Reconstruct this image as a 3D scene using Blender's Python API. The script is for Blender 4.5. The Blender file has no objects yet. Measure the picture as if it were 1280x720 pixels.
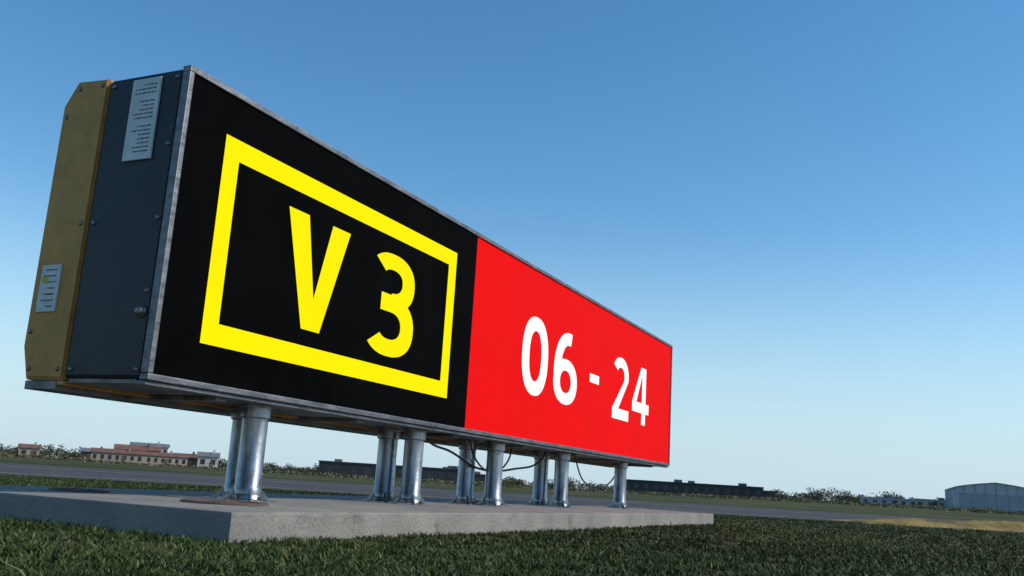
import bpy, bmesh, math, random
import numpy as np
from mathutils import Vector, Matrix
random.seed(7); rng=np.random.default_rng(7)
scene=bpy.context.scene
scene.view_settings.view_transform='Standard'
scene.view_settings.look='None'
scene.view_settings.exposure=0

# ------------------------------------------------------------------ camera
CX,CY,CZ=-2.0515,-2.1596,0.1829
yaw,pitch,roll=1.1229,0.2076,0.0617
f=Vector((math.sin(yaw)*math.cos(pitch),math.cos(yaw)*math.cos(pitch),math.sin(pitch)))
r=Vector((math.cos(yaw),-math.sin(yaw),0)); u=r.cross(f)
c_,s_=math.cos(roll),math.sin(roll)
r2=c_*r+s_*u; u2=-s_*r+c_*u
cam=bpy.data.cameras.new("camera"); co=bpy.data.objects.new("camera",cam)
scene.collection.objects.link(co)
m=Matrix(((r2.x,u2.x,-f.x,CX),(r2.y,u2.y,-f.y,CY),(r2.z,u2.z,-f.z,CZ),(0,0,0,1)))
co.matrix_world=m
cam.sensor_width=36; cam.lens=36*1177.8/1280
cam.clip_start=0.02; cam.clip_end=20000
scene.camera=co

# ------------------------------------------------------------------ light
SUN_AZ=math.radians(160); SUN_EL=math.radians(36)
w=bpy.data.worlds.new("World"); scene.world=w; w.use_nodes=True
nt=w.node_tree; bg=nt.nodes["Background"]; n=nt.nodes; l=nt.links
sky=n.new("ShaderNodeTexSky"); sky.sky_type='NISHITA'; sky.sun_disc=False
sky.sun_elevation=SUN_EL; sky.sun_rotation=SUN_AZ
sky.air_density=1.0; sky.dust_density=0.2; sky.ozone_density=1.1
hs=n.new("ShaderNodeHueSaturation"); hs.inputs["Saturation"].default_value=1.32; hs.inputs["Value"].default_value=1.22
hs.inputs["Hue"].default_value=0.495
l.new(sky.outputs[0],hs.inputs["Color"])
tc=n.new("ShaderNodeTexCoord"); sp=n.new("ShaderNodeSeparateXYZ"); l.new(tc.outputs["Generated"],sp.inputs[0])
mr=n.new("ShaderNodeMapRange"); mr.interpolation_type='SMOOTHSTEP'
mr.inputs[1].default_value=-0.02; mr.inputs[2].default_value=0.28; mr.inputs[3].default_value=0.92; mr.inputs[4].default_value=0.0
l.new(sp.outputs[2],mr.inputs[0])
mx=n.new("ShaderNodeMix"); mx.data_type='RGBA'; l.new(mr.outputs[0],mx.inputs[0]); l.new(hs.outputs[0],mx.inputs[6]); mx.inputs[7].default_value=(3.8,5.3,6.4,1)
l.new(mx.outputs[2],bg.inputs[0]); bg.inputs[1].default_value=0.13
sd=bpy.data.lights.new("sun","SUN"); sd.energy=3.5; sd.angle=math.radians(0.5); sd.color=(1,0.94,0.84)
so=bpy.data.objects.new("sun",sd); scene.collection.objects.link(so)
ts=Vector((math.sin(SUN_AZ)*math.cos(SUN_EL),math.cos(SUN_AZ)*math.cos(SUN_EL),math.sin(SUN_EL)))
so.rotation_euler=(-ts).to_track_quat('-Z','Y').to_euler(); so.location=(0,-20,20)

# ------------------------------------------------------------------ materials
def mat(name,col,rough=0.6,metal=0.0,var=0.15,scale=6,col2=None,bump=0.0,bscale=None,emit=0,ecol=None,stretch=None,detail=6,spec=None,grime=None):
    m=bpy.data.materials.new(name); m.use_nodes=True
    n=m.node_tree.nodes; l=m.node_tree.links; b=n["Principled BSDF"]
    b.inputs["Roughness"].default_value=rough; b.inputs["Metallic"].default_value=metal
    if spec is not None: b.inputs["Specular IOR Level"].default_value=spec
    tc=n.new("ShaderNodeTexCoord"); mp=n.new("ShaderNodeMapping"); l.new(tc.outputs["Object"],mp.inputs[0])
    if stretch: mp.inputs["Scale"].default_value=stretch
    nz=n.new("ShaderNodeTexNoise"); nz.inputs["Scale"].default_value=scale; nz.inputs["Detail"].default_value=detail
    nz.inputs["Roughness"].default_value=0.65
    l.new(mp.outputs[0],nz.inputs["Vector"])
    rp=n.new("ShaderNodeValToRGB")
    c2=col2 if col2 else tuple(x*(1-2*var) for x in col)
    rp.color_ramp.elements[0].position=0.33; rp.color_ramp.elements[1].position=0.67
    rp.color_ramp.elements[0].color=(*c2,1)
    rp.color_ramp.elements[1].color=(*(col if col2 else tuple(min(1,x*(1+var)) for x in col)),1)
    l.new(nz.outputs[0],rp.inputs[0])
    out=rp.outputs[0]
    if grime:
        gz=n.new("ShaderNodeTexNoise"); gz.inputs["Scale"].default_value=grime[1]; gz.inputs["Detail"].default_value=9
        gz.inputs["Roughness"].default_value=0.75
        l.new(tc.outputs["Object"],gz.inputs["Vector"])
        gr=n.new("ShaderNodeValToRGB"); gr.color_ramp.elements[0].position=grime[2]; gr.color_ramp.elements[1].position=grime[2]+0.12
        gr.color_ramp.elements[0].color=(0,0,0,1)
        mx=n.new("ShaderNodeMix"); mx.data_type='RGBA'
        l.new(gz.outputs[0],gr.inputs[0]); l.new(gr.outputs[0],mx.inputs[0])
        l.new(out,mx.inputs[6]); mx.inputs[7].default_value=(*grime[0],1); out=mx.outputs[2]
    l.new(out,b.inputs["Base Color"])
    mr=n.new("ShaderNodeMapRange"); mr.inputs[3].default_value=max(0,rough-0.12); mr.inputs[4].default_value=min(1,rough+0.12)
    l.new(nz.outputs[0],mr.inputs[0]); l.new(mr.outputs[0],b.inputs["Roughness"])
    if bump:
        b2=n.new("ShaderNodeTexNoise"); b2.inputs["Scale"].default_value=bscale or scale*5; b2.inputs["Detail"].default_value=8
        l.new(tc.outputs["Object"],b2.inputs["Vector"])
        bp=n.new("ShaderNodeBump"); bp.inputs["Strength"].default_value=bump; bp.inputs["Distance"].default_value=0.01
        l.new(b2.outputs[0],bp.inputs["Height"]); l.new(bp.outputs[0],b.inputs["Normal"])
    if emit:
        b.inputs["Emission Color"].default_value=(*(ecol or col),1); b.inputs["Emission Strength"].default_value=emit
    return m
M={}
M['black']=mat("sign_black",(0.0025,0.0025,0.0025),0.8,var=.3,scale=3,spec=.02)
M['red']=mat("sign_red",(0.76,0.004,0.004),0.7,var=.03,scale=2,emit=0.10,ecol=(0.9,0.005,0.004),spec=.03)
M['yellow']=mat("sign_yellow",(0.88,0.70,0.0),0.7,var=.02,scale=2,emit=0.15,ecol=(1,.80,0.0),spec=.03)
M['white']=mat("sign_white",(0.82,0.82,0.80),0.7,var=.02,scale=2,emit=0.2,ecol=(1,1,1),spec=.05)
M['alu']=mat("worn_aluminium",(0.19,0.19,0.20),0.5,0.8,var=.25,scale=9,stretch=(1,4,4),bump=.15,grime=((0.07,0.065,0.06),14,.57))
M['navy']=mat("housing_navy",(0.013,0.016,0.024),0.42,0.0,var=.25,scale=5,bump=.06,grime=((0.034,0.035,0.038),7,.58),spec=.28)
M['ochre']=mat("housing_ochre",(0.50,0.255,0.065),0.5,0.1,var=.12,scale=6,bump=.06,grime=((0.20,0.11,0.05),9,.60),spec=.2)
M['under']=mat("underside_metal",(0.22,0.21,0.20),0.5,0.5,var=.3,scale=6,grime=((0.08,0.065,0.05),10,.55))
M['steel']=mat("galvanised_steel",(0.34,0.34,0.345),0.34,0.9,var=.3,scale=7,stretch=(3,3,.6),bump=.12,bscale=30,grime=((0.10,0.085,0.075),16,.56))
M['bolt']=mat("bolt_steel",(0.2,0.19,0.19),0.45,0.8,scale=60)
M['label']=mat("label_plate",(0.56,0.58,0.58),0.5,var=.08,scale=14,grime=((0.33,0.33,0.32),25,.6))
M['ink']=mat("label_ink",(0.10,0.11,0.12),0.6)
M['inky']=mat("label_yellow",(0.6,0.45,0.05),0.6)
M['rust']=mat("rusty_plate",(0.17,0.10,0.08),0.75,0.3,col2=(0.085,0.06,0.05),scale=20,bump=.4)
M['conc']=mat("slab_concrete",(0.29,0.265,0.23),0.85,col2=(0.17,0.16,0.15),scale=3,bump=.5,bscale=90,grime=((0.11,0.10,0.09),5,.56),detail=10)
M['cable']=mat("cable_rubber",(0.015,0.015,0.016),0.5,scale=40)
M['asph']=mat("asphalt",(0.082,0.084,0.088),0.95,var=.15,scale=.8,spec=.1,bump=.3,bscale=120)
M['paint']=mat("taxi_paint",(0.50,0.36,0.05),0.8,var=.2,scale=2,spec=.2)
M['dirt']=mat("dry_verge",(0.36,0.25,0.09),0.95,col2=(0.09,0.08,0.035),scale=2.5,bump=.5,spec=.1)

# ------------------------------------------------------------------ helpers
def link(o,parent=None):
    scene.collection.objects.link(o)
    if parent: o.parent=parent
    return o
def empty(name,loc=(0,0,0),rotz=0):
    e=bpy.data.objects.new(name,None); e.empty_display_size=.2
    e.location=loc; e.rotation_euler=(0,0,rotz); scene.collection.objects.link(e); return e
def mesh(name,verts,faces,mt,parent=None,smooth=False):
    me=bpy.data.meshes.new(name); me.from_pydata([tuple(v) for v in verts],[],faces); me.materials.append(mt)
    me.validate(); me.update()
    if smooth:
        for p in me.polygons: p.use_smooth=True
    return link(bpy.data.objects.new(name,me),parent)
def frombm(name,bm,mt,parent=None,smooth=False):
    bmesh.ops.recalc_face_normals(bm,faces=bm.faces)
    me=bpy.data.meshes.new(name); bm.to_mesh(me); bm.free(); me.materials.append(mt)
    if smooth:
        for p in me.polygons: p.use_smooth=True
    return link(bpy.data.objects.new(name,me),parent)
def bbox(bm,a,b,bev=0,rot=None):
    ret=bmesh.ops.create_cube(bm,size=1)
    vs=ret['verts']
    for v in vs:
        v.co=Vector(((v.co.x+.5)*(b[0]-a[0])+a[0],(v.co.y+.5)*(b[1]-a[1])+a[1],(v.co.z+.5)*(b[2]-a[2])+a[2]))
    if bev:
        es=list({e for v in vs for e in v.link_edges})
        bmesh.ops.bevel(bm,geom=es,offset=bev,segments=2,affect='EDGES',profile=.6)
def box(name,a,b,mt,parent=None,bev=0):
    bm=bmesh.new(); bbox(bm,a,b,bev); return frombm(name,bm,mt,parent)
def lathe(bm,prof,cx,cy,z,n=28,axis='z'):
    rings=[]
    for rad,h in prof:
        ring=[]
        for i in range(n):
            a=2*math.pi*i/n
            if axis=='z': p=(cx+rad*math.cos(a),cy+rad*math.sin(a),z+h)
            else: p=(z+h,cx+rad*math.cos(a),cy+rad*math.sin(a))
            ring.append(bm.verts.new(p))
        rings.append(ring)
    for a,b in zip(rings[:-1],rings[1:]):
        for i in range(n):
            bm.faces.new((a[i],a[(i+1)%n],b[(i+1)%n],b[i]))
    bm.faces.new(rings[0]); bm.faces.new(rings[-1])
def extr_x(name,prof,x0,x1,mt,parent,bev=0):
    bm=bmesh.new()
    a=[bm.verts.new((x0,y,z)) for y,z in prof]; b=[bm.verts.new((x1,y,z)) for y,z in prof]
    n=len(prof); bm.faces.new(a); bm.faces.new(list(reversed(b)))
    for i in range(n): bm.faces.new((a[i],a[(i+1)%n],b[(i+1)%n],b[i]))
    if bev: bmesh.ops.bevel(bm,geom=bm.edges[:],offset=bev,segments=2,affect='EDGES')
    return frombm(name,bm,mt,parent)

# ------------------------------------------------------------------ terrain
def smooth(a,b,x):
    t=max(0,min(1,(x-a)/(b-a))); return t*t*(3-2*t)
def hgt(x,y):
    dx,dy=x-CX,y-CY; rr=math.hypot(dx,dy)
    if rr<60: return 0.0
    az=math.degrees(math.atan2(dx,dy))
    wv=smooth(62,88,az)*(1-smooth(98,112,az))
    return 0.0062*(rr-60)*wv
def at(az,d): 
    a=math.radians(az); return CX+d*math.sin(a), CY+d*math.cos(a)
radii=[0]+[0.5*1.13**i for i in range(78)]
NA=240
vs=[(CX,CY,0)];fs=[]
for ri in radii[1:]:
    for k in range(NA):
        a=2*math.pi*k/NA; x,y=CX+ri*math.sin(a),CY+ri*math.cos(a)
        rcap=min(ri,700); xx,yy=CX+rcap*math.sin(a),CY+rcap*math.cos(a)
        vs.append((x,y,hgt(xx,yy)))
for k in range(NA): fs.append((0,1+(k+1)%NA,1+k))
for j in range(len(radii)-2):
    b0=1+j*NA;b1=b0+NA
    for k in range(NA):
        fs.append((b0+k,b0+(k+1)%NA,b1+(k+1)%NA,b1+k))
gm=bpy.data.materials.new("grass_ground"); gm.use_nodes=True
n=gm.node_tree.nodes;l=gm.node_tree.links;b=n["Principled BSDF"]; b.inputs["Roughness"].default_value=.95
b.inputs["Specular IOR Level"].default_value=.1
tc=n.new("ShaderNodeTexCoord")
n1=n.new("ShaderNodeTexNoise");n1.inputs["Scale"].default_value=1.3;n1.inputs["Detail"].default_value=10;n1.inputs["Roughness"].default_value=.75
n2=n.new("ShaderNodeTexNoise");n2.inputs["Scale"].default_value=70;n2.inputs["Detail"].default_value=6
l.new(tc.outputs["Object"],n1.inputs["Vector"]);l.new(tc.outputs["Object"],n2.inputs["Vector"])
r1=n.new("ShaderNodeValToRGB");r1.color_ramp.elements[0].position=.36;r1.color_ramp.elements[1].position=.66
r1.color_ramp.elements[0].color=(0.026,0.042,0.012,1);r1.color_ramp.elements[1].color=(0.075,0.095,0.033,1)
r3=n.new("ShaderNodeValToRGB");r3.color_ramp.elements[0].position=.35;r3.color_ramp.elements[1].position=.65
r3.color_ramp.elements[0].color=(.3,.3,.3,1);r3.color_ramp.elements[1].color=(1.3,1.25,1.0,1)
mx=n.new("ShaderNodeMix");mx.data_type='RGBA';mx.blend_type='MULTIPLY';mx.inputs[0].default_value=1
l.new(n1.outputs[0],r1.inputs[0]);l.new(n2.outputs[0],r3.inputs[0]);l.new(r1.outputs[0],mx.inputs[6]);l.new(r3.outputs[0],mx.inputs[7])
n4=n.new("ShaderNodeTexNoise");n4.inputs["Scale"].default_value=.06;n4.inputs["Detail"].default_value=7;n4.inputs["Roughness"].default_value=.7
l.new(tc.outputs["Object"],n4.inputs["Vector"])
r4=n.new("ShaderNodeValToRGB");r4.color_ramp.elements[0].position=.42;r4.color_ramp.elements[1].position=.62
r4.color_ramp.elements[0].color=(0,0,0,1);r4.color_ramp.elements[1].color=(.75,.75,.75,1);l.new(n4.outputs[0],r4.inputs[0])
m4=n.new("ShaderNodeMix");m4.data_type='RGBA';l.new(r4.outputs[0],m4.inputs[0]);l.new(mx.outputs[2],m4.inputs[6]);m4.inputs[7].default_value=(.13,.115,.055,1)
l.new(m4.outputs[2],b.inputs["Base Color"])
bp=n.new("ShaderNodeBump");bp.inputs["Strength"].default_value=.8;bp.inputs["Distance"].default_value=.02
l.new(n2.outputs[0],bp.inputs["Height"]);l.new(bp.outputs[0],b.inputs["Normal"])
mesh("ground",vs,fs,gm)

# taxiway: band along direction (1,-1)
def band(name,s0,s1,t0,t1,mt,z,parent=None,wob=0,seg=60):
    d=Vector((1,-1,0)).normalized(); nn=Vector((1,1,0)).normalized()
    vs=[];fs=[]
    for i in range(seg+1):
        t=t0+(t1-t0)*i/seg
        for k,s in enumerate((s0,s1)):
            ww=wob*(random.random()-.5)
            p=Vector((CX,CY,0))+d*t+nn*(s+ww); vs.append((p.x,p.y,z))
    for i in range(seg): fs.append((2*i,2*i+1,2*i+3,2*i+2))
    return mesh(name,vs,fs,mt,parent)
band("taxiway",10.2,26.5,-120,120,M['asph'],0.006)
mk=empty("taxiway_markings")
band("centre_line",18.2,18.4,-120,120,M['paint'],0.011,mk)
band("edge_line",11.0,11.12,-120,120,M['paint'],0.011,mk)
# low mound of dry earth and straw beside the taxiway
def mound(name,cx,cy,L,Wd,H,rot):
    nx,ny=70,24; vs=[];fs=[]
    ca,sa=math.cos(rot),math.sin(rot)
    for i in range(nx+1):
        for j in range(ny+1):
            a=i/nx*2-1; b_=j/ny*2-1
            e=max(0,1-a*a)*max(0,1-b_*b_)
            hh=H*e*(.55+.35*math.sin(a*8+b_*3)+.22*math.sin(a*23+b_*9)+random.uniform(-.1,.1))-.02*(e<.02)
            px=a*L*(1+.03*random.random()); py=b_*Wd*(1+.2*math.sin(a*7))
            vs.append((cx+px*ca-py*sa,cy+px*sa+py*ca,max(hh,0)-.004*(e<=0)))
    for i in range(nx):
        for j in range(ny):
            k=i*(ny+1)+j; fs.append((k,k+ny+1,k+ny+2,k+1))
    mesh(name,vs,fs,M['dirt'],None,True)
x,y=at(91.5,15.2); mound("earth_mound",x,y,2.6,.6,.13,math.radians(-45))

# ------------------------------------------------------------------ concrete slab
SX0,SX1,SY0,SY1,ST=-0.112,5.185,-0.476,1.0,0.077
slab=empty("concrete_slab")
bm=bmesh.new(); bbox(bm,(SX0,SY0,-.12),(SX1,SY1,ST),.006); frombm("slab_body",bm,M['conc'],slab)
for i,(px,py,pr) in enumerate([(.33,-.06,.135),(.36,.62,.10)]):
    bm=bmesh.new(); lathe(bm,[(pr,0),(pr,.004),(pr*.96,.007),(pr*.8,.007),(pr*.78,.004),(pr*.3,.004),(pr*.28,.006),(.001,.006)],px,py,ST+.0005,40)
    frombm("rusty_cover_%d"%(i+1),bm,M['rust'],slab)

# ------------------------------------------------------------------ sign
W,Z0=5.628,0.4264
sign=empty("airport_taxiway_sign")
box("housing",(0.004,.022,Z0+.004),(W-.004,.345,Z0+.992),M['navy'],sign,.006)
prof=[(.347,-.004),(.515,-.004),(.548,.10),(.546,.925),(.492,1.006),(.347,.998)]
extr_x("back_cover",[(y,Z0+z) for y,z in prof],-.003,W+.003,M['ochre'],sign,.004)
for i,(xa,xb) in enumerate(((-.0085,-.0035),(W+.0035,W+.0085))):
    pr=[(.352,.004),(.508,.006),(.540,.102),(.538,.92),(.486,1.001),(.352,.993)]
    extr_x("end_plate_%d"%(i+1),[(y,Z0+z) for y,z in pr],xa,xb,M['ochre'],sign,.0015)
    box("end_panel_%d"%(i+1),(xa+.006 if i==0 else xa-.006,.03,Z0+.012),(xb+.006 if i==0 else xb-.006,.338,Z0+.982),M['navy'],sign,.0015)
fw=.020
bm=bmesh.new()
bbox(bm,(0,-.004,Z0),(W,.030,Z0+fw),.003)
bbox(bm,(0,-.004,Z0+1-fw),(W,.030,Z0+1),.003)
bbox(bm,(0,-.0035,Z0+fw+.0005),(fw,.0295,Z0+1-fw-.0005),.003)
bbox(bm,(W-fw,-.0035,Z0+fw+.0005),(W,.0295,Z0+1-fw-.0005),.003)
frombm("front_frame",bm,M['alu'],sign)
PB=2.018
box("black_panel",(fw,.004,Z0+fw),(PB-.0015,.020,Z0+1-fw),M['black'],sign)
box("red_panel",(PB+.0015,.004,Z0+fw),(W-fw,.020,Z0+1-fw),M['red'],sign)
yo=.002
o=[(.197,.142),(1.816,.142),(1.816,.842),(.197,.842)]; t=.073
inn=[(.197+t,.142+t),(1.816-t,.142+t),(1.816-t,.842-t),(.197+t,.842-t)]
mesh("yellow_border",[(x,yo,Z0+z) for x,z in o+inn],[(0,1,5,4),(1,2,6,5),(2,3,7,6),(3,0,4,7)],M['yellow'],sign)
def glyph(name,pieces,mt):
    vs=[];fs=[]
    for k,(pv,pf) in enumerate(pieces):
        b0=len(vs); y=.002-.0004*k
        vs+=[(x,y,Z0+z) for x,z in pv]; fs+=[tuple(b0+i for i in ff) for ff in pf]
    mesh(name,vs,fs,mt,sign)
def arc(cx,cz,ao,bo,ai,bi,t0,t1,n=40,p=2.0,czi=None,cxi=None):
    czi=cz if czi is None else czi; cxi=cx if cxi is None else cxi
    pv=[];pf=[]
    def se(c,p_): return math.copysign(abs(c)**(2/p_),c)
    for i in range(n+1):
        a=math.radians(t0+(t1-t0)*i/n)
        pv.append((cx+ao*se(math.cos(a),p),cz+bo*se(math.sin(a),p)))
        pv.append((cxi+ai*se(math.cos(a),p),czi+bi*se(math.sin(a),p)))
    for i in range(n): pf.append((2*i,2*i+1,2*i+3,2*i+2))
    return pv,pf
def poly(pts): return pts,[tuple(range(len(pts)))]
glyph("letter_v",[([(.552,.70),(.672,.70),(.745,.395),(.822,.70),(.94,.70),(.80,.275),(.69,.275),],[(0,1,2,6),(2,3,4,5),(2,5,6)])],M['yellow'])
glyph("digit_3",[arc(1.275,.580,.178,.118,.078,.050,138,-90,p=2.3),
                 arc(1.275,.390,.192,.130,.087,.058,90,-141,p=2.3),
                 poly([(1.195,.448),(1.277,.448),(1.277,.522),(1.195,.522)])],M['yellow'])
glyph("digit_0",[arc(2.81,.49,.183,.224,.084,.143,0,360,64,p=2.3)],M['white'])
glyph("digit_6",[arc(3.28,.402,.192,.138,.088,.068,0,360,64,p=2.2),
                 arc(3.32,.46,.232,.247,.126,.170,80,190,40,p=2.1)],M['white'])
glyph("hyphen",[poly([(3.70,.455),(3.875,.455),(3.875,.512),(3.70,.512)])],M['white'])
glyph("digit_2",[arc(4.325,.575,.175,.130,.080,.058,150,-12,p=2.1),
                 poly([(4.16,.265),(4.52,.265),(4.52,.340),(4.16,.340)]),
                 poly([(4.16,.338),(4.285,.338),(4.497,.551),(4.405,.562),(4.39,.535)])],M['white'])
glyph("digit_4",[poly([(4.832,.27),(4.927,.27),(4.927,.70),(4.832,.70)]),
                 poly([(4.60,.357),(5.01,.357),(5.01,.433),(4.60,.433)]),
                 poly([(4.60,.431),(4.698,.431),(4.865,.70),(4.80,.70)])],M['white'])
lb=box("data_label",(-.0105,.108,Z0+.695),(-.0030,.228,Z0+.972),M['label'],sign,.001)
bm=bmesh.new()
for i in range(17):
    z=Z0+.95-.0142*i; y0=.122; y1=.214-random.random()*.05
    if i in (3,9): continue
    yy=y0
    while yy<y1:
        wd=random.uniform(.008,.022); bbox(bm,(-.0112,yy,z-.0026),(-.0100,min(yy+wd,y1+.004),z+.0018)); yy+=wd+.004
frombm("data_label_print",bm,M['ink'],sign)
box("maker_label",(-.0135,.422,Z0+.212),(-.0080,.508,Z0+.366),M['label'],sign,.001)
bm=bmesh.new()
for i in range(7):
    z=Z0+.35-.02*i
    bbox(bm,(-.0142,.436,z-.0030),(-.0130,.436+random.uniform(.03,.06),z+.001))
frombm("maker_label_print",bm,M['ink'],sign)
bm=bmesh.new(); bbox(bm,(-.0142,.470,Z0+.305),(-.0130,.498,Z0+.325)); bbox(bm,(-.0142,.445,Z0+.268),(-.0130,.49,Z0+.272))
frombm("maker_label_mark",bm,M['inky'],sign)
bm=bmesh.new()
for y,z in [(.045,.965),(.32,.965),(.045,.03),(.32,.03),(.32,.5),(.045,.5),(.045,.74),(.045,.27)]:
    lathe(bm,[(.009,0),(.009,-.002),(.006,-.005),(.001,-.0055)],y,Z0+z,-.0025,14,'x')
for y,z in [(.37,.975),(.37,.03),(.52,.15),(.52,.88),(.37,.5),(.475,.975),(.50,.03)]:
    lathe(bm,[(.008,0),(.008,-.002),(.005,-.004),(.001,-.0045)],y,Z0+z,-.0085,14,'x')
frombm("bolts",bm,M['bolt'],sign,True)
bm=bmesh.new(); lathe(bm,[(.020,0),(.020,-.004),(.015,-.007),(.013,-.016),(.010,-.019),(.001,-.019)],.055,Z0+.205,-.0025,20,'x')
frombm("side_lock",bm,M['bolt'],sign,True)
bm=bmesh.new()
bbox(bm,(.01,.05,Z0-.010),(W-.01,.335,Z0+.002))
frombm("underside_plate",bm,M['under'],sign)
box("underside_front_rail",(.004,.008,Z0-.014),(W-.004,.045,Z0-.0015),M['alu'],sign,.002)
box("underside_seam_strip",(-.002,.343,Z0-.019),(W+.002,.372,Z0-.006),M['ochre'],sign,.002)
box("underside_back_rail",(-.002,.376,Z0-.034),(W+.002,.516,Z0-.006),M['under'],sign,.003)
bm=bmesh.new()
for k in range(7):
    x=.35+k*.82
    bbox(bm,(x,.047,Z0-.026),(x+.05,.341,Z0-.011),.002)
frombm("underside_ribs",bm,M['under'],sign)
bm=bmesh.new()
for x in (1.4,2.8,4.2):
    bbox(bm,(x,.545,Z0+.13),(x+.03,.554,Z0+.90),.002)
frombm("cover_joints",bm,M['ochre'],sign)
posts=[(.645,.123,'f'),(1.758,.123,'f'),(2.618,.123,'f'),(3.587,.123,'f'),(4.752,.123,'f'),
       (.76,.27,'b'),(1.765,.27,'b'),(2.575,.27,'b'),(3.60,.27,'b')]
for i,(x,y,k) in enumerate(posts):
    R_=.0485
    p=empty("post_%d"%(i+1)); p.parent=sign
    bm=bmesh.new(); z1=Z0-.011-ST
    lathe(bm,[(R_*.95,.02),(R_,.022),(R_,.045),(R_*.93,.05),(R_*.93,z1-.05),(R_*1.08,z1-.045),(R_*1.08,z1-.012),(R_*1.2,z1-.008),(R_*1.2,z1)],x,y,ST,36)
    tb=frombm("tube",bm,M['steel'],p)
    for q in tb.data.polygons: q.use_smooth=True
    md=tb.modifiers.new("es","EDGE_SPLIT"); md.split_angle=math.radians(35)
    bm=bmesh.new()
    lathe(bm,[(.075,.0005),(.075,.006),(.070,.009),(.056,.010),(.052,.022),(.049,.026),(.03,.026)],x,y,ST,32)
    for g in range(4):
        a=math.radians(45+90*g+random.uniform(-6,6)); ca,sa=math.cos(a),math.sin(a)
        def P(rad,t_,h): return bm.verts.new((x+ca*rad-sa*t_,y+sa*rad+ca*t_,ST+h))
        th=.004
        pts=[(.046,.010),(.100,.0006),(.100,.005),(.075,.012),(.050,.042),(.046,.042)]
        A=[P(a_,-th,h_) for a_,h_ in pts]; B=[P(a_,th,h_) for a_,h_ in pts]
        bm.faces.new(A); bm.faces.new(B[::-1])
        for q in range(6): bm.faces.new((A[q],A[(q+1)%6],B[(q+1)%6],B[q]))
    frombm("base_flange",bm,M['steel'],p)
    bm=bmesh.new()
    for g in range(4):
        a=math.radians(90*g); lathe(bm,[(.008,.007),(.008,.015),(.004,.016),(.004,.022),(.001,.022)],x+.063*math.cos(a),y+.063*math.sin(a),ST,6)
    frombm("anchor_bolts",bm,M['bolt'],p)
def cable(name,pts,rad=.006,parent=sign):
    cu=bpy.data.curves.new(name,'CURVE'); cu.dimensions='3D'; cu.bevel_depth=rad; cu.bevel_resolution=3
    sp=cu.splines.new('BEZIER'); sp.bezier_points.add(len(pts)-1)
    for bpnt,p in zip(sp.bezier_points,pts):
        bpnt.co=p; bpnt.handle_left_type=bpnt.handle_right_type='AUTO'
    cu.materials.append(M['cable']); link(bpy.data.objects.new(name,cu),parent)
cable("cable_1",[(1.93,.2,Z0),(2.0,.2,.385),(2.3,.22,.34),(2.62,.22,.27),(3.05,.21,.285),(3.45,.2,.37),(3.5,.2,Z0)])
cable("cable_2",[(2.45,.2,Z0),(2.52,.2,.33),(2.75,.2,.26),(2.95,.2,.33),(3.0,.2,Z0)],.005)
cable("cable_3",[(4.0,.2,Z0),(4.05,.2,.36),(4.2,.21,.26),(4.45,.21,.22),(4.75,.2,.26),(4.95,.2,.40),(4.97,.2,Z0)],.005)

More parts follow.
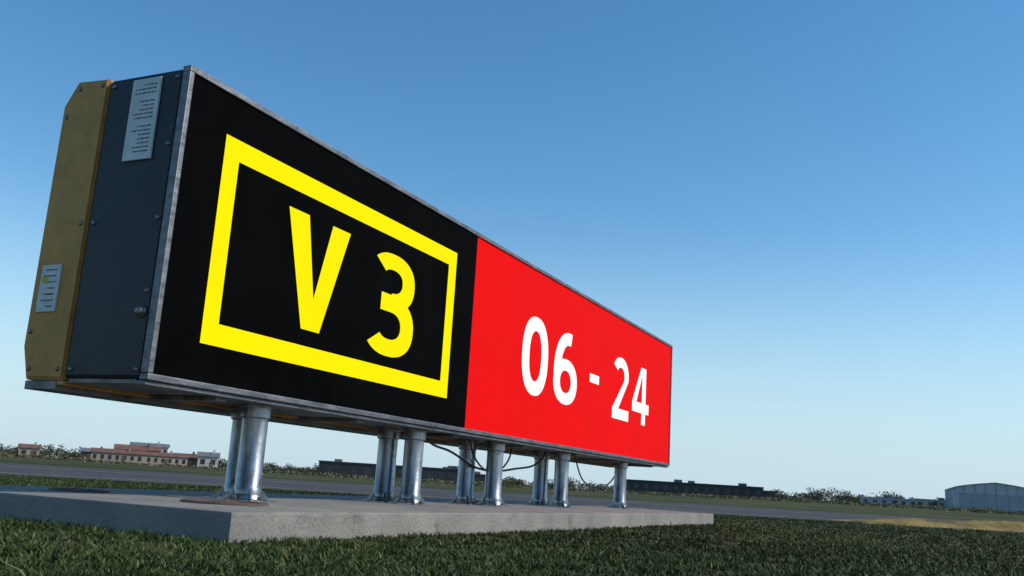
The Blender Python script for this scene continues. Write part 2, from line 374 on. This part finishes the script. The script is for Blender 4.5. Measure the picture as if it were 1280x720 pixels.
# ------------------------------------------------------------------ grass blades (one mesh)
def grass_mesh():
    N=320000
    az=np.radians(rng.uniform(26,104,N)); 
    uu=rng.random(N); rr=1.2*(14/1.2)**(uu**0.9)
    x=CX+rr*np.sin(az); y=CY+rr*np.cos(az)
    keep=~((x>SX0-.012)&(x<SX1+.012)&(y>SY0-.012)&(y<SY1+.012))
    keep&=((x-CX)+(y-CY))/math.sqrt(2)<10.3+rng.normal(0,.12,N)
    g=np.sin(x*9.1+np.sin(y*7.7)*2.3)*np.sin(y*10.3+np.sin(x*8.1)*2.1)+.6*np.sin(x*23+y*7)*np.sin(y*27-x*9)
    keep&=(g+rng.normal(0,.35,N))>-.45
    x,y,rr,g=x[keep],y[keep],rr[keep],g[keep]; n_=len(x)
    clump=.75+.25*np.clip(g,-1,1)+rng.uniform(0,.4,n_)
    h=rng.uniform(.006,.018,n_)*clump
    h=np.where(rng.random(n_)<.012,h*1.8,h)
    wd=rng.uniform(.0010,.0020,n_)*(1+.18*rr)
    th=rng.uniform(0,2*np.pi,n_); lean=rng.uniform(.2,1.6,n_)*h; la=rng.uniform(0,2*np.pi,n_)
    dx,dy=np.cos(th)*wd,np.sin(th)*wd
    lx,ly=np.cos(la)*lean,np.sin(la)*lean
    z=np.zeros(n_)
    v=np.stack([np.stack([x-dx,y-dy,z-.002],1),np.stack([x+dx,y+dy,z-.002],1),
                np.stack([x+dx*.7+lx*.35,y+dy*.7+ly*.35,h*.6],1),np.stack([x-dx*.7+lx*.35,y-dy*.7+ly*.35,h*.6],1),
                np.stack([x+lx,y+ly,h],1)],1).reshape(-1,3)
    me=bpy.data.meshes.new("grass")
    me.vertices.add(n_*5); me.vertices.foreach_set("co",v.ravel())
    base=np.arange(n_)*5
    loops=np.stack([base,base+1,base+2,base+3,base+3,base+2,base+4],1).ravel()
    me.loops.add(len(loops)); me.loops.foreach_set("vertex_index",loops.astype(np.int32))
    ls=np.stack([np.arange(n_)*7,np.arange(n_)*7+4],1).ravel()
    me.polygons.add(n_*2); me.polygons.foreach_set("loop_start",ls.astype(np.int32))
    me.update(calc_edges=True); me.validate()
    ca=me.color_attributes.new("Col",'FLOAT_COLOR','POINT')
    t=rng.random(n_); patch=.5+.5*np.sin(x*1.7+np.sin(y*1.3)*1.5)*np.sin(y*2.1+x*.6)
    dry=(rng.random(n_)<.04+.16*patch)
    k=.48+.60*patch
    c=np.stack([(.025+.040*t)*k,(.047+.054*t)*k,(.010+.014*t)*k,np.ones(n_)],1)
    c[dry]=np.stack([.11+.09*t[dry],.115+.08*t[dry],.045+.03*t[dry],np.ones(dry.sum())],1)
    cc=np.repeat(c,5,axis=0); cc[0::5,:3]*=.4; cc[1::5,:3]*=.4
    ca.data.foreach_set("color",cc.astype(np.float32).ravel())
    m=bpy.data.materials.new("grass_blade"); m.use_nodes=True; nn=m.node_tree.nodes
    at_=nn.new("ShaderNodeAttribute"); at_.attribute_name="Col"
    bb=nn["Principled BSDF"]; m.node_tree.links.new(at_.outputs["Color"],bb.inputs["Base Color"])
    bb.inputs["Roughness"].default_value=.65; bb.inputs["Specular IOR Level"].default_value=.2
    me.materials.append(m)
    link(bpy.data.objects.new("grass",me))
grass_mesh()

# ------------------------------------------------------------------ distant vegetation (one mesh each)
def leafmass(name,crowns,mt,size,per,trunks=False):
    vs=[];fs=[]
    for (x,y,z,rx,rz) in crowns:
        lob=[(x+random.gauss(0,rx*.45),y+random.gauss(0,rx*.45),z+random.uniform(.25,.75)*rz*2,random.uniform(.35,.65)) for _ in range(6)]
        for _ in range(per):
            L=random.choice(lob)
            d=Vector((random.gauss(0,1),random.gauss(0,1),random.gauss(0,1))).normalized()*random.uniform(.6,1)
            c=Vector((L[0]+d.x*rx*L[3],L[1]+d.y*rx*L[3],max(z+.05,L[2]+d.z*rz*L[3])))
            a=Vector((random.gauss(0,1),random.gauss(0,1),random.gauss(0,.6))).normalized()*size*random.uniform(.5,1.2)
            b_=a.cross(Vector((random.random(),random.random(),random.random()))).normalized()*size*random.uniform(.4,1)
            k=len(vs); vs+=[c-a,c-b_,c+a,c+b_]; fs.append((k,k+1,k+2,k+3))
        if trunks:
            k=len(vs); q=.12
            vs+=[(x-q,y,z-.2),(x+q,y,z-.2),(x+q*.5,y,z+rz),(x-q*.5,y,z+rz),(x,y-q,z-.2),(x,y+q,z-.2),(x,y+q*.5,z+rz),(x,y-q*.5,z+rz)]
            fs+=[(k,k+1,k+2,k+3),(k+4,k+5,k+6,k+7)]
    return mesh(name,vs,fs,mt)
M['tree']=mat("distant_foliage",(0.18,0.17,0.105),0.9,col2=(0.075,0.085,0.06),scale=.25,spec=.1)
M['scrub']=mat("dry_scrub",(0.27,0.235,0.14),0.9,col2=(0.12,0.12,0.07),scale=.3,spec=.1)
cr=[]
for _ in range(620):
    a=random.uniform(26,108); d=random.uniform(345,440); x,y=at(a,d)
    big=1.45+.5*math.sin(a*1.3)*math.sin(a*.47+1)+(.15 if (a<44 or a>80) else 0)
    cr.append((x,y,hgt(x,y)-.4,random.uniform(2.0,4.6),random.uniform(.8,1.7)*big))
leafmass("distant_trees",cr,M['tree'],.30,170,True)
cr=[]
for _ in range(950):
    a=random.uniform(26,108); d=random.uniform(150,300); x,y=at(a,d)
    k=.7 if 41<a<48.5 else 1
    cr.append((x,y,hgt(x,y)-.15,random.uniform(1.2,3.2),random.uniform(.2,.5)*k))
leafmass("distant_scrub",cr,M['scrub'],.20,60)

# ------------------------------------------------------------------ buildings
M['wallw']=mat("wall_cream",(0.33,0.28,0.22),0.85,scale=.4,var=.1)
M['wallc']=mat("wall_white",(0.50,0.48,0.43),0.85,scale=.4,var=.1)
M['walld']=mat("wall_dark_cladding",(0.045,0.045,0.05),0.7,scale=.3,var=.2)
M['wallb']=mat("wall_brown",(0.10,0.075,0.06),0.8,scale=.3,var=.2)
M['tile']=mat("roof_tile",(0.20,0.095,0.065),0.85,scale=.5,var=.2)
M['roofg']=mat("roof_grey",(0.17,0.17,0.18),0.7,scale=.4,var=.15)
M['glass']=mat("window_glass",(0.02,0.025,0.03),0.15,scale=.5)
M['hang']=mat("hangar_cladding",(0.42,0.44,0.46),0.6,scale=.25,var=.06)
M['hangd']=mat("hangar_door",(0.32,0.35,0.37),0.6,scale=.25,var=.08)
M['hroof']=mat("hangar_roof",(0.36,0.39,0.42),0.6,scale=.2,var=.08)
def building(name,az,d,wd,dp,h,wall,roof,kind='gable',face=0,rh=1.8,floors=1,cols=5,yadd=0):
    x,y=at(az,d); rot=math.radians(-(az)+face)
    e=empty(name,(x,y,hgt(x,y)-.05+yadd),rot)
    bm=bmesh.new(); bbox(bm,(-wd/2,0,-1.5),(wd/2,dp,h)); frombm("walls",bm,wall,e)
    if kind=='gable':
        ov=.4
        vs=[(-wd/2-ov,-ov,h+.01),(wd/2+ov,-ov,h+.01),(wd/2+ov,dp+ov,h+.01),(-wd/2-ov,dp+ov,h+.01),(-wd/2-ov,dp/2,h+rh),(wd/2+ov,dp/2,h+rh)]
        mesh("roof",vs,[(0,1,5,4),(2,3,4,5),(0,4,3),(1,2,5),(3,2,1,0)],roof,e)
        box("chimney",(wd*.2,dp*.35,h+.3),(wd*.2+.6,dp*.35+.6,h+rh+.7),wall,e)
    else:
        box("roof",(-wd/2-.2,-.2,h+.005),(wd/2+.2,dp+.2,h+.45),roof,e)
        bm=bmesh.new()
        for k in range(max(2,int(wd/9))):
            xx=random.uniform(-wd*.45,wd*.42); s=random.uniform(.7,1.8)
            bbox(bm,(xx,dp*.3,h+.45),(xx+s*1.6,dp*.3+s,h+.45+s*.55))
        frombm("roof_units",bm,M['roofg'],e)
    bm=bmesh.new(); bf=bmesh.new()
    fh=h/floors
    for fl in range(floors):
        for k in range(cols):
            xx=-wd/2+(k+.5)*wd/cols; ww=min(1.6,wd/cols*.45)
            bbox(bm,(xx-ww/2,-.03,fl*fh+fh*.35),(xx+ww/2,.02,fl*fh+fh*.78))
            bbox(bf,(xx-ww/2-.12,-.06,fl*fh+fh*.35-.14),(xx+ww/2+.12,.02,fl*fh+fh*.35-.02))
    for k in range(max(1,int(dp/4))):
        yy=(k+.5)*dp/max(1,int(dp/4))
        bbox(bm,(-wd/2-.03,yy-.5,fh*.35),(-wd/2+.02,yy+.5,fh*.78))
        bbox(bm,(wd/2-.02,yy-.5,fh*.35),(wd/2+.03,yy+.5,fh*.78))
    frombm("windows",bm,M['glass'],e); frombm("sills",bf,wall,e)
    box("door",(wd*.08,-.05,0),(wd*.08+1.1,-.001,min(2.2,fh*.9)),M['wallb'],e)
    return e
building("tiled_house",42.6,318,15,8,3.0,M['wallw'],M['tile'],rh=1.3,cols=7)
building("tiled_house",43.6,335,14,9,4.6,M['wallb'],M['tile'],rh=1.6,cols=5,floors=2)
building("tiled_house",44.8,322,17,8,3.0,M['wallw'],M['tile'],rh=1.2,cols=8,face=8)
building("tiled_house",46.1,330,10,8,3.2,M['wallb'],M['tile'],rh=1.3,cols=3,face=-10)
building("white_house",47.4,305,6,6,3.6,M['wallc'],M['roofg'],rh=1.4,cols=2)
building("white_house",44.2,345,12,8,6.2,M['wallc'],M['roofg'],rh=1.2,cols=6,floors=2)
building("brown_house",41.4,330,8,7,3.0,M['wallb'],M['roofg'],rh=1.2,cols=3)
building("white_house",38.2,340,6,6,3.0,M['wallw'],M['tile'],rh=1.3,cols=2)
building("industrial_building",58.0,300,46,16,4.2,M['walld'],M['walld'],kind='flat',cols=12)
building("industrial_building",61.5,330,30,16,3.4,M['wallb'],M['walld'],kind='flat',cols=9)
building("industrial_building",75.6,310,44,18,3.6,M['walld'],M['walld'],kind='flat',cols=14)
building("industrial_building",78.6,330,20,18,2.5,M['wallb'],M['roofg'],kind='flat',cols=6)
building("low_annex",86.4,330,17,9,1.9,M['hang'],M['hroof'],kind='flat',cols=6)
building("low_annex",88.5,325,9,9,2.2,M['hang'],M['hroof'],kind='flat',cols=3)
# hangar
x,y=at(91.7,300); e=empty("aircraft_hangar",(x,y,hgt(x,y)-.1),math.radians(-91.7+6))
wd,dp,h,rise=22,32,5.9,2.1
def arch(t): return h+rise*math.sqrt(max(0,1-(2*t-1)**2))*.45+rise*.55*(1-abs(2*t-1))
N=24
vs=[(-wd/2,0,-1),(wd/2,0,-1)]+[(wd/2-wd*i/N,0,arch(1-i/N)) for i in range(N+1)]
mesh("gable_wall",vs,[tuple(range(len(vs)))],M['hang'],e)
mesh("rear_wall",[(a,dp,c) for a,b_,c in vs],[tuple(range(len(vs)))[::-1]],M['hang'],e)
box("side_wall_left",(-wd/2,.01,-1),(-wd/2+.3,dp-.01,h),M['hang'],e)
box("side_wall_right",(wd/2-.3,.01,-1),(wd/2,dp-.01,h),M['hang'],e)
rv=[];rf=[]
for i in range(N+1):
    t=i/N; xx=-wd/2-.2+(wd+.4)*t; rv+=[(xx,-.3,arch(t)+.12),(xx,dp+.3,arch(t)+.12)]
for i in range(N): rf.append((2*i,2*i+1,2*i+3,2*i+2))
rf_o=mesh("roof",rv,rf,M['hroof'],e,True)
sm=rf_o.modifiers.new("th","SOLIDIFY"); sm.thickness=.25; sm.offset=1
bm=bmesh.new()
for k in range(6):
    a=-wd*.42+k*wd*.14; bbox(bm,(a,-.12,0),(a+wd*.135,-.03,4.6),.02)
frombm("sliding_doors",bm,M['hangd'],e)
bm=bmesh.new()
for k in range(9):
    a=-wd*.48+k*wd*.12; bbox(bm,(a-.06,-.2,4.85),(a+.06,-.02,arch((a+wd/2)/wd)-.1))
for k in range(8):
    yy=2+k*4; bbox(bm,(-wd/2-.12,yy,0),(-wd/2,yy+.2,h-.1))
bbox(bm,(-wd*.44,-.22,4.62),(wd*.44,-.02,4.78))
frombm("wall_ribs",bm,M['hangd'],e)
x,y=at(50.4,62); e=empty("yellow_marker_post",(x,y,0))
M['ypost']=mat("marker_yellow",(0.6,0.42,0.03),0.6)
bm=bmesh.new(); lathe(bm,[(.13,0),(.13,.05),(.05,.1),(.05,.75),(.09,.8),(.09,1.0),(.03,1.05)],0,0,0,14); frombm("post_body",bm,M['ypost'],e)
bm=bmesh.new(); lathe(bm,[(.052,.45),(.055,.46),(.055,.6),(.052,.61)],0,0,0,14); frombm("band",bm,M['walld'],e)
